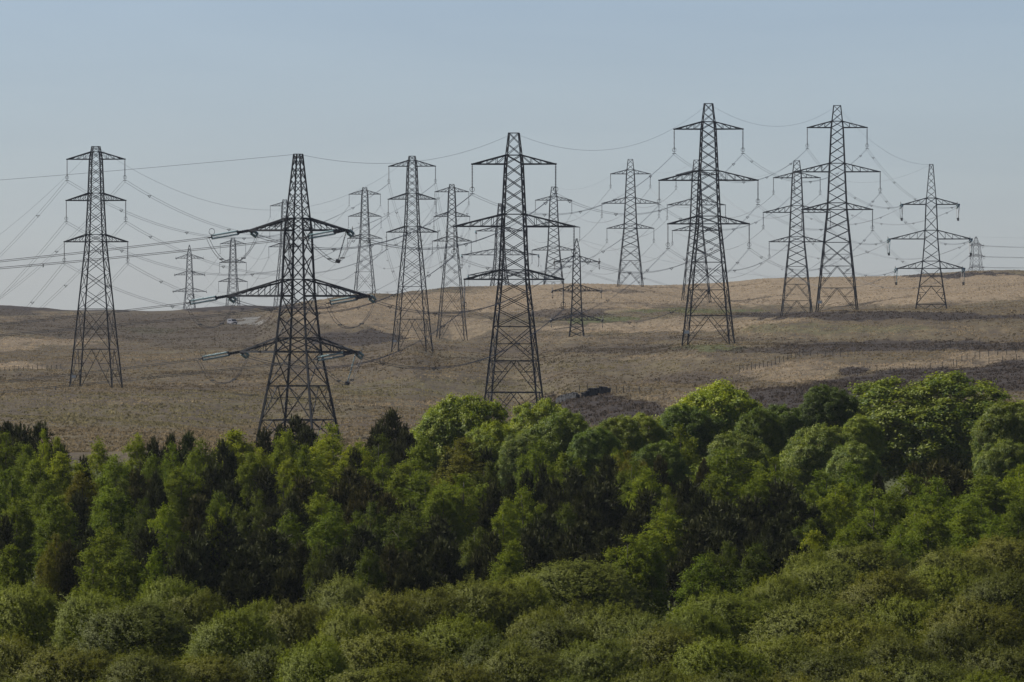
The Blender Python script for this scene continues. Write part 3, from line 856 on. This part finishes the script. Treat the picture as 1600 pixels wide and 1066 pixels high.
GEN = {'S': sycamore, 'B': birch, 'P': pine, 'W': willow}
PROTO = {k: [GEN[k](100 * i + 13 + ord(k)) for i in range({'S': 4, 'B': 7, 'P': 4, 'W': 6}[k])] for k in 'SBPW'}
KNAME = {'S': ('sycamore_tree', 'broad domed tree'), 'B': ('birch_tree', 'birch'), 'P': ('pine_tree', 'pine'), 'W': ('willow_tree', 'willow')}
TINT = {  # leaf colour of the single tree: (multiplier, adjective)
    'S': {'y': ((1.65, 1.58, .9), 'yellow-green'), 'g': ((.82, .92, .7), 'mid-green'), 'p': ((1.25, 1.2, 1.9), 'pale grey-green'), 'd': ((.58, .70, .5), 'deep green'), 'o': ((1.1, 1.08, .9), 'olive')},
    'B': {'l': ((1.4, 1.3, .9), 'light green'), 'm': ((1.02, 1.03, .9), 'fresh green'), 'd': ((.62, .62, .8), 'dull green'), 'n': ((.95, .72, .9), 'bronze-tinged')},
    'P': {'k': ((1, 1, 1), 'blackish'), 'b': ((1.5, 1.25, 1.1), 'brownish dark'), 'g': ((1.2, 1.45, 1.15), 'dark green')},
    'W': {'o': ((1, .95, .9), 'olive'), 'g': ((.92, .95, 1.2), 'grey-green'), 'b': ((1.1, 1.15, .75), 'bright green'), 'n': ((.98, .93, .95), 'brownish olive'), 'd': ((.66, .68, .7), 'dark olive')},
}
TREES = """
S 722 620 175 y|S 772 660 110 y|S 845 628 110 y|S 880 642 125 o|S 965 650 90 o|S 1004 646 75 y|S 1120 599 190 y|S 1072 632 100 g|S 1186 640 80 g|S 1152 676 115 p
S 1292 602 88 d|S 1215 634 105 g|S 1278 664 115 p|S 1345 648 70 y|S 1455 590 290 o|S 1572 628 110 o|S 1335 690 90 p|S 1572 688 100 p|S 820 676 80 p|S 930 668 80 g|S 1030 690 90 g
P 12 660 44 k|P 32 658 34 k|P 62 658 50 k|P 295 672 32 g|P 240 683 26 k|P 268 678 26 k|P 347 684 30 k|P 364 670 16 k|P 122 768 46 k|P 213 730 50 b|P 330 722 60 k|P 243 736 38 k|P 362 748 62 k|P 310 768 56 b|P 8 806 44 k|P 90 700 30 k|P 130 708 26 k
P 463 646 40 k|P 480 663 48 k|P 412 665 34 k|P 437 663 26 k|P 612 641 58 k|P 632 672 44 k|P 590 660 36 k|P 415 728 62 k|P 475 740 62 b|P 545 730 72 b|P 577 750 70 b|P 700 705 26 k|P 760 694 32 k|P 770 755 52 k|P 683 803 66 k|P 430 786 74 k|P 457 770 52 k|P 605 770 62 b|P 640 780 44 k|P 555 700 26 k
P 848 720 28 k|P 823 733 32 k|P 950 712 66 k|P 897 730 58 k|P 868 748 50 k|P 1030 712 42 b|P 1073 748 58 k|P 1095 764 52 k|P 945 752 92 k|P 1125 780 92 k|P 918 762 72 k|P 1470 715 100 b|P 1372 738 26 k|P 1222 748 90 k|P 1010 760 60 k|P 1170 770 70 k|P 1245 770 60 k|P 1500 722 44 k|P 1430 722 40 b|P 800 745 40 k|P 730 700 26 k|P 1100 716 24 b
P 105 844 44 b|P 230 820 60 k|P 345 803 84 k|P 310 838 64 k|P 385 848 74 k|P 283 850 50 k|P 683 816 72 k|P 690 842 84 k|P 425 828 92 k|P 565 822 84 k|P 470 846 70 k|P 525 856 76 k|P 610 850 66 b|P 855 800 84 k|P 905 812 84 k|P 950 826 74 k|P 990 800 70 k|P 1090 818 84 k|P 1130 826 70 k|P 1205 812 74 k|P 1235 830 60 k|P 770 830 60 k|P 830 826 60 k|P 640 862 56 k|P 1175 836 50 k|P 20 850 40 k|P 140 820 40 k
B 8 680 52 m|B 66 678 36 l|B 92 686 28 l|B 38 700 42 m|B 157 690 58 l|B 212 683 46 l|B 270 697 42 m|B 315 688 52 m|B 370 678 74 l|B 100 712 64 l|B 60 724 64 m|B 182 716 60 m|B 285 735 62 m|B 172 765 68 m|B 25 784 60 m|B 85 780 66 m|B 258 792 62 l|B 222 782 40 d|B 345 797 32 l|B 230 712 44 m|B 130 742 52 n|B 20 735 60 m|B 305 712 40 m|B 195 750 50 d|B 60 752 50 m
B 445 677 52 l|B 520 667 64 l|B 525 690 104 l|B 408 705 44 l|B 443 716 54 l|B 590 685 54 d|B 600 716 50 m|B 665 682 64 m|B 717 690 74 n|B 727 716 84 n|B 638 730 74 m|B 665 744 84 m|B 722 745 92 m|B 500 775 64 m|B 525 790 54 m|B 580 788 54 d|B 645 800 64 d|B 788 795 54 m|B 797 780 44 l|B 390 712 44 m|B 480 700 46 m|B 560 706 54 l|B 690 770 64 m|B 760 726 46 d
B 1062 670 60 m|B 840 692 64 m|B 882 712 64 m|B 955 705 50 m|B 982 708 50 n|B 1137 703 104 m|B 1017 732 74 l|B 985 722 42 m|B 820 765 64 m|B 1050 808 74 m|B 1180 745 54 m|B 885 790 44 d|B 1110 740 60 m|B 1040 765 50 m
B 1210 718 74 m|B 1290 740 74 m|B 1335 728 64 m|B 1412 742 84 m|B 1465 750 74 m|B 1550 748 104 m|B 1594 730 64 l|B 1310 760 74 l|B 1362 785 84 m|B 1437 795 94 m|B 1500 788 80 m|B 1588 784 64 m|B 1262 815 52 d|B 1530 776 70 m|B 1390 768 60 m|B 1270 770 50 m|B 1340 812 70 m
B 345 770 46 m|B 442 802 50 m|B 400 770 40 d|B 18 857 52 m|B 88 838 42 n|B 75 858 38 n|B 170 830 74 m|B 195 858 60 m|B 145 864 60 m|B 510 806 64 m|B 625 808 64 d|B 745 828 54 d|B 795 850 60 m|B 1040 806 84 l|B 1012 838 60 m|B 978 842 62 l|B 1098 870 74 m|B 1132 850 44 d|B 1176 850 64 d|B 1265 834 62 l|B 1450 806 84 m|B 1410 826 60 m|B 1310 830 60 m|B 1550 812 70 m|B 500 850 40 d|B 575 862 50 d|B 240 862 50 m
W 40 905 130 b|W 150 914 130 b|W 265 897 112 b|W 215 930 184 d|W 305 917 112 o|W 365 945 144 b|W 18 985 134 n|W 110 1005 174 o|W 225 1010 164 d|W 320 1015 154 o|W 30 1050 144 n|W 150 1062 154 o|W 270 1062 144 d
W 412 932 62 b|W 465 930 104 n|W 545 897 124 g|W 605 920 124 o|W 670 910 124 o|W 760 895 144 o|W 612 978 184 n|W 712 955 144 b|W 425 998 134 d|W 495 990 124 b|W 590 1030 194 n|W 715 1030 134 o|W 775 990 134 d|W 545 940 114 b|W 430 1055 134 d|W 500 1058 124 b
W 895 868 204 g|W 870 958 130 d|W 905 935 124 d|W 845 940 104 o|W 815 892 114 b|W 970 940 154 g|W 1025 955 124 g|W 1085 938 114 b|W 1140 914 154 b|W 1050 975 174 n|W 1125 990 154 b|W 1020 1032 144 o|W 935 990 144 g|W 820 1003 144 g|W 900 1050 144 d|W 1150 1040 134 d|W 1090 1048 124 o
W 1340 843 164 g|W 1266 852 82 b|W 1570 830 154 o|W 1490 850 144 n|W 1290 868 164 g|W 1215 890 114 b|W 1380 885 154 o|W 1475 880 154 b|W 1565 885 144 d|W 1270 925 174 g|W 1420 925 144 b|W 1530 930 174 n|W 1340 955 164 o|W 1220 985 154 o|W 1400 985 144 d|W 1485 970 144 d|W 1300 1005 154 d|W 1580 998 154 d|W 1450 1020 174 g|W 1370 1035 144 o|W 1240 1045 144 n|W 1545 1045 154 b|W 1310 1062 134 o
"""  # one blackish pine stands for a birch in shade, painted dark
DY = [(590, 775), (640, 735), (680, 690), (720, 645), (760, 605), (800, 565), (850, 505), (900, 455), (950, 418), (1000, 390), (1070, 362)]
MARKS = [(40, 'the left-edge wires'), (150, 'the slim lone pylon'), (296, 'the far pointed pylon'), (380, 'the far small pylon'), (466, 'the glass-insulator pylon'), (570, 'the shoulder pylon'),
         (644, 'the darker slope pylon'), (706, 'the paler slope pylon'), (803, 'the yellow-dome pylon'), (901, 'the narrow pointed pylon'), (985, 'the crest pylon'), (1107, 'the highest pylon'),
         (1245, 'the pale paired pylon'), (1308, 'the dark paired pylon'), (1455, 'the brow angle pylon'), (1560, 'the end-on pylon')]
ORD = ['first', 'second', 'third', 'fourth', 'fifth', 'sixth', 'seventh', 'eighth']
NUM = ['', 'one', 'two', 'three', 'four', 'five', 'six', 'seven', 'eight']

def plant():
    rows = []
    for ln in TREES.strip().split('\n'):
        for it in ln.split('|'):
            k, x, y, w, c = it.split()
            if c not in TINT[k]: c = list(TINT[k])[0]
            rows.append((k, float(x), float(y), float(w), c))
    rows.sort(key=lambda t: t[2])
    keys = {}
    def rowname(k, y):
        if k == 'W': return 'low in scrub' if y > 960 else 'along scrub top'
        if k == 'S': return 'at wood back'
        return 'at moor edge' if y < 700 else ('in mid wood' if y < 790 else 'just above scrub')
    info = []
    for k, x, y, w, c in rows:
        mk = min(MARKS, key=lambda m: abs(m[0] - x))[1]
        adj = TINT[k][c][1]
        ky = (adj, k, rowname(k, y), mk)
        keys.setdefault(ky, []).append(x)
        info.append(ky)
    used = set()
    for i, ((k, x, y, w, c), ky) in enumerate(zip(rows, info)):
        r = random.Random(i * 31 + 5)
        adj, _, rw, mk = ky
        xs = sorted(keys[ky])
        if len(xs) == 1: lab = f'{adj} {KNAME[k][1]} {rw} below {mk}'
        else: lab = f'{ORD[xs.index(x)]} {adj} {KNAME[k][1]} counting rightwards {rw} below {mk}'
        assert len(lab.split()) <= 16, lab
        d = float(np.interp(y, [a for a, _ in DY], [b for _, b in DY])) + r.uniform(-6, 6)
        wx, wy = pos(x, d)
        g = gz(wx, wy); ztop = -(y - EYE) * d / F
        H = ztop - g
        v = i % len(PROTO[k])
        cm, tm, pw, ph = PROTO[k][v]
        sw = w * d / F / pw * {'B': 1.3, 'P': 1.5 if y > 700 else 2.1, 'W': 1.14, 'S': 1.06}[k]; sh = H / ph
        name = KNAME[k][0]
        root = empty(name, (wx, wy, g - .1), r.uniform(0, 6.28))
        tag(root, lab, KNAME[k][0].split('_')[0] if k != 'S' else 'tree', {'S': 'broad domed trees along the back of the wood', 'B': 'birches in the wood', 'P': 'dark pines in the wood', 'W': 'willow scrub in front of the wood'}[k])
        root.scale = (sw, sw * r.uniform(.92, 1.08), sh)
        t = link(bpy.data.objects.new('trunk', tm), root)
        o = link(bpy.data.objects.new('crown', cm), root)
        zs = min(1.0, {'S': 1.25, 'B': 1.5, 'P': 1.5, 'W': 1.4}[k] * sw / sh)
        o.scale = (1, 1, zs); o.location = (0, 0, ph * (1 - zs))
        col = TINT[k][c][0]; j = r.uniform(.88, 1.12)
        o.color = (col[0] * j * r.uniform(.95, 1.06), col[1] * j, col[2] * j, 1)
plant()

def undergrowth():
    r = np.random.default_rng(77); n0 = 8200
    px = r.uniform(-500, 2100, n0); d = r.uniform(340, 800, n0); x = (px - 800) * d / F; z = ground(x, d)
    m = 24; n = n0 * m
    P = np.repeat(np.stack([x, d, z], -1), m, 0) + r.normal(0, 1, (n, 3)) * np.array([.7, .7, .3]) + np.array([0, 0, .45])
    nn = np.repeat(np.array([[0, 0, 1.0]]), n, 0)
    V, C = leaf_arrays(P, nn, .30, .6, .7, np.clip(r.normal(.2, .2, n), 0, 1), r)
    me = np_mesh('bramble_undergrowth', V, np.arange(len(V)).reshape(-1, 4), M_LEAF['W'], False, {'tint': C})
    o = link(bpy.data.objects.new('bramble_undergrowth', me)); o.color = (.6, .65, .7, 1)
    tag(o, 'low dark undergrowth covering the floor of the wood', 'undergrowth', kind='stuff')
undergrowth()

# ------------------------------------------------------------------ fences, walls, van
def at_row(px, row):
    """point of the ground seen at a photo position"""
    ds = np.arange(950, 3300, 2.0)
    x = (px - 800) * ds / F
    rr = EYE - ground(x, ds) / ds * F
    k = np.nonzero(rr <= row)[0]
    d = ds[k[0]] if len(k) else 1500.0
    return Vector(((px - 800) * d / F, d, gz((px - 800) * d / F, d)))

def fence(pts, label, hgt=1.15, wire=True):
    ps = [at_row(*p) for p in pts]
    c = ps[len(ps) // 2]
    root = tag(empty('post_fence', c), label, 'fence', 'post and wire fences on the moor')
    for i, p in enumerate(ps):
        r = random.Random(i * 7 + len(pts)); h = hgt * r.uniform(.85, 1.15) * (1.25 if i % 6 == 3 else 1)
        mb = MB(); q = p - c
        mb.bar(q - Vector((0, 0, .3)), q + Vector((r.uniform(-.08, .08), 0, h)), .12, .10)
        mb.build('fence_post', M_POST, root)
    if wire:
        mb = MB()
        for hh in (.45, .8, 1.02):
            for a, b in zip(ps, ps[1:]):
                mb.tube([a - c + Vector((0, 0, hh)), b - c + Vector((0, 0, hh))], .012, 3)
        mb.build('fence_wire', M_HARD, root)

def interp_pts(lst, n):
    xs = np.linspace(lst[0][0], lst[-1][0], n)
    return [(float(x), float(np.interp(x, [a for a, _ in lst], [b for _, b in lst]))) for x in xs]

fence(interp_pts([(1155, 582), (1200, 574), (1235, 562), (1256, 556)], 17) + interp_pts([(1266, 557), (1325, 559)], 6), 'post fence curving up behind the pale grassy hummock')
fence([(1340, 588), (1370, 584), (1391, 584), (1411, 581), (1431, 580), (1454, 577), (1472, 574), (1490, 572), (1495, 573), (1520, 570), (1545, 569), (1567, 566), (1588, 563)], 'fence of separate posts along the top of the dark heather bank')
fence([(1503, 566), (1511, 563), (1523, 562), (1531, 560), (1545, 558), (1559, 556), (1573, 555), (1587, 552), (1600, 551)], 'short fence climbing the pale grass above the dark heather bank')
fence([(1427, 552), (1436, 551), (1450, 551), (1462, 549), (1473, 547), (1485, 545), (1497, 544), (1509, 542), (1520, 542), (1531, 540), (1545, 539)], 'fence along the dark band over the strip of pale grass')
fence([(852, 622), (865, 621), (905, 613), (918, 612), (964, 614), (974, 614), (983, 614), (1000, 615), (1016, 617)], 'fence beside the two dark stone walls in the hollow')
fence(interp_pts([(0, 581), (45, 579), (95, 576)], 14), 'fence on the pale grass strip beside the slim lone pylon', 1.0)
fence(interp_pts([(1530, 454), (1600, 446)], 10), 'fence near the ridge top below the end-on pylon', 1.1)
fence(interp_pts([(610, 490), (660, 502), (700, 514)], 14), 'fence crossing the tan slope behind the two slim pylons', 1.0)

def stone_wall(p0, p1, h, label, seed):
    a, b = at_row(*p0), at_row(*p1)
    b = Vector((b.x, a.y + min(b.y - a.y, 12), gz(b.x, a.y + min(b.y - a.y, 12))))
    r = random.Random(seed); mb = MB()
    n = max(8, int((b - a).length / .42)); d = (b - a)
    c = (a + b) / 2
    ang = math.atan2(d.y, d.x)
    for i in range(n):
        t = (i + .5) / n; p = a.lerp(b, t) - c
        hh = h * (.62 + .45 * r.random()) * (1 - .45 * max(0, t - .88) / .12) * (.72 + .28 * min(1, t * 4))
        z = -.3; k = 0
        while z < hh:
            s = r.uniform(.22, .36)
            n0 = len(mb.v)
            mb.box((0, 0, 0), d.length / n * r.uniform(.95, 1.25), r.uniform(.5, .68) - .06 * z, s)
            ca, sa = math.cos(ang + r.uniform(-.08, .08)), math.sin(ang)
            for q in range(n0, len(mb.v)):
                v = mb.v[q]; j = Vector((r.uniform(-.04, .04), r.uniform(-.04, .04), r.uniform(-.04, .04)))
                mb.v[q] = Vector((v.x * ca - v.y * sa, v.x * sa + v.y * ca, v.z)) + p + Vector((0, 0, z + s / 2)) + j
            z += s * .97
    o = mb.build('stone_wall', M_STONE); o.location = c
    tag(o, label, 'wall', 'dark walls in the hollow')
stone_wall((871, 630), (903, 623), 1.0, 'shorter lower dark stone wall close to the yellow-green trees', 3)
stone_wall((911, 621), (952, 613), 1.05, 'longer dark stone wall ending at a gap next to the taller fence post', 5)

def parked_van():
    p = at_row(363, 507.5); s = 1.0
    root = tag(empty('parked_van', p, R(-62)), 'small pale van parked at the end of the grey gravel patch on the moor', 'van')
    prof = [(-2.3, .45), (2.3, .45), (2.35, 1.0), (1.55, 1.2), (.95, 1.95), (-2.2, 2.05), (-2.35, 1.0)]
    v = [(x, -.95, z) for x, z in prof] + [(x, .95, z) for x, z in prof]
    # roof narrows a little
    v = [(x, y * (.88 if z > 1.5 else 1), z) for x, y, z in v]
    n = len(prof); f = [tuple(range(n)), tuple(reversed(range(n, 2 * n)))] + [(i, i + n, (i + 1) % n + n, (i + 1) % n) for i in range(n)]
    mesh_obj('van_body', v, f, M_VAN, root)
    g = MB(); g.v += [Vector(q) for q in ((1.52, -.82, 1.24), (1.52, .82, 1.24), (1.02, .76, 1.90), (1.02, -.76, 1.90))]
    for q in range(4): g.v[q] += Vector((.04, 0, .03))
    g.f.append((0, 1, 2, 3)); g.build('windscreen', M_VGLASS, root)
    for e in (-1, 1):
        g = MB(); g.box((-.3, e * .915, 1.5), 2.2, .05, .5); g.build('side_window', M_VGLASS, root)
        for xx in (-1.5, 1.5):
            w = MB(); w.tube([(xx, e * .98, .38), (xx, e * .76, .38)], .38, 12); w.build('wheel', M_TYRE, root)
        h = MB(); h.box((2.34, e * .68, .9), .06, .3, .18); h.build('headlight', M_PLATE, root)
parked_van()

# ------------------------------------------------------------------ haze, sky, sun, camera
def haze():
    mb = MB(); mb.box((0, 3290, 10), 3900, 6640, 90)
    m = bpy.data.materials.new('thin_blue_haze'); m.use_nodes = True
    nt = m.node_tree; nt.nodes.remove(nt.nodes['Principled BSDF'])
    v = N(nt, 'ShaderNodeVolumePrincipled')
    v.inputs['Color'].default_value = (.84, .91, 1.0, 1); v.inputs['Density'].default_value = HAZE
    v.inputs['Anisotropy'].default_value = 0.0
    nt.links.new(v.outputs[0], nt.nodes['Material Output'].inputs['Volume'])
    o = mb.build('haze', m); tag(o, 'thin blue haze lying over the whole moor', 'haze', kind='stuff')
HAZE = 1.7e-5
haze()

SUN_AZ, SUN_EL = -66.0, 43.0      # azimuth clockwise from the view direction
w = bpy.data.worlds.new('World'); scene.world = w; w.use_nodes = True
nt = w.node_tree; bg = nt.nodes['Background']
sky = nt.nodes.new('ShaderNodeTexSky'); sky.sky_type = 'NISHITA'; sky.sun_disc = False
sky.sun_elevation = R(SUN_EL); sky.sun_rotation = R(SUN_AZ % 360)
sky.altitude = 150; sky.air_density = 0.55; sky.dust_density = 0.5; sky.ozone_density = 1.0
tcw = N(nt, 'ShaderNodeTexCoord'); mpw = N(nt, 'ShaderNodeMapping'); mpw.inputs['Scale'].default_value = (14, 14, 90); mpw.inputs['Rotation'].default_value = (0, R(4), 0)
nt.links.new(tcw.outputs['Generated'], mpw.inputs['Vector'])
rmp = N(nt, 'ShaderNodeMapRange'); rmp.inputs['From Min'].default_value = .33; rmp.inputs['From Max'].default_value = .67
cl = N(nt, 'ShaderNodeTexNoise', Scale=1.0, Detail=5.0, Roughness=.55, Distortion=.6); nt.links.new(mpw.outputs[0], cl.inputs['Vector'])
nt.links.new(cl.outputs['Fac'], rmp.inputs['Value'])
veil = mix(nt, rmp.outputs[0], (.912, .915, .995, 1), (.970, .965, 1.035, 1))     # thin uneven high haze
nt.links.new(mix(nt, 1.0, sky.outputs[0], veil, 'MULTIPLY'), bg.inputs['Color']); bg.inputs['Strength'].default_value = 0.050
sl = bpy.data.lights.new('sun', 'SUN'); sl.energy = 5.0; sl.angle = R(0.53); sl.color = (1, .95, .88)
so = bpy.data.objects.new('sun', sl); COL.objects.link(so)
vec = Vector((math.sin(R(SUN_AZ)) * math.cos(R(SUN_EL)), math.cos(R(SUN_AZ)) * math.cos(R(SUN_EL)), math.sin(R(SUN_EL))))
so.rotation_euler = vec.to_track_quat('Z', 'Y').to_euler()

cd = bpy.data.cameras.new('camera'); cd.sensor_width = 36; cd.lens = F / 1600 * 36; cd.clip_start = 1; cd.clip_end = 20000
co = bpy.data.objects.new('camera', cd); COL.objects.link(co)
co.location = (0, 0, 0); co.rotation_euler = (math.pi / 2 - math.atan((533 - EYE) / F), 0, 0)
scene.camera = co
scene.render.resolution_x, scene.render.resolution_y = 1024, 682
vs = scene.view_settings
scene.display_settings.display_device = 'sRGB'
vs.view_transform = 'Standard'; vs.look = 'None'; vs.exposure = 0.80; vs.gamma = 1.0
cy = scene.cycles; cy.use_denoising = True
cy.max_bounces = 6; cy.diffuse_bounces = 3; cy.glossy_bounces = 2; cy.transmission_bounces = 3; cy.transparent_max_bounces = 4; cy.volume_bounces = 0
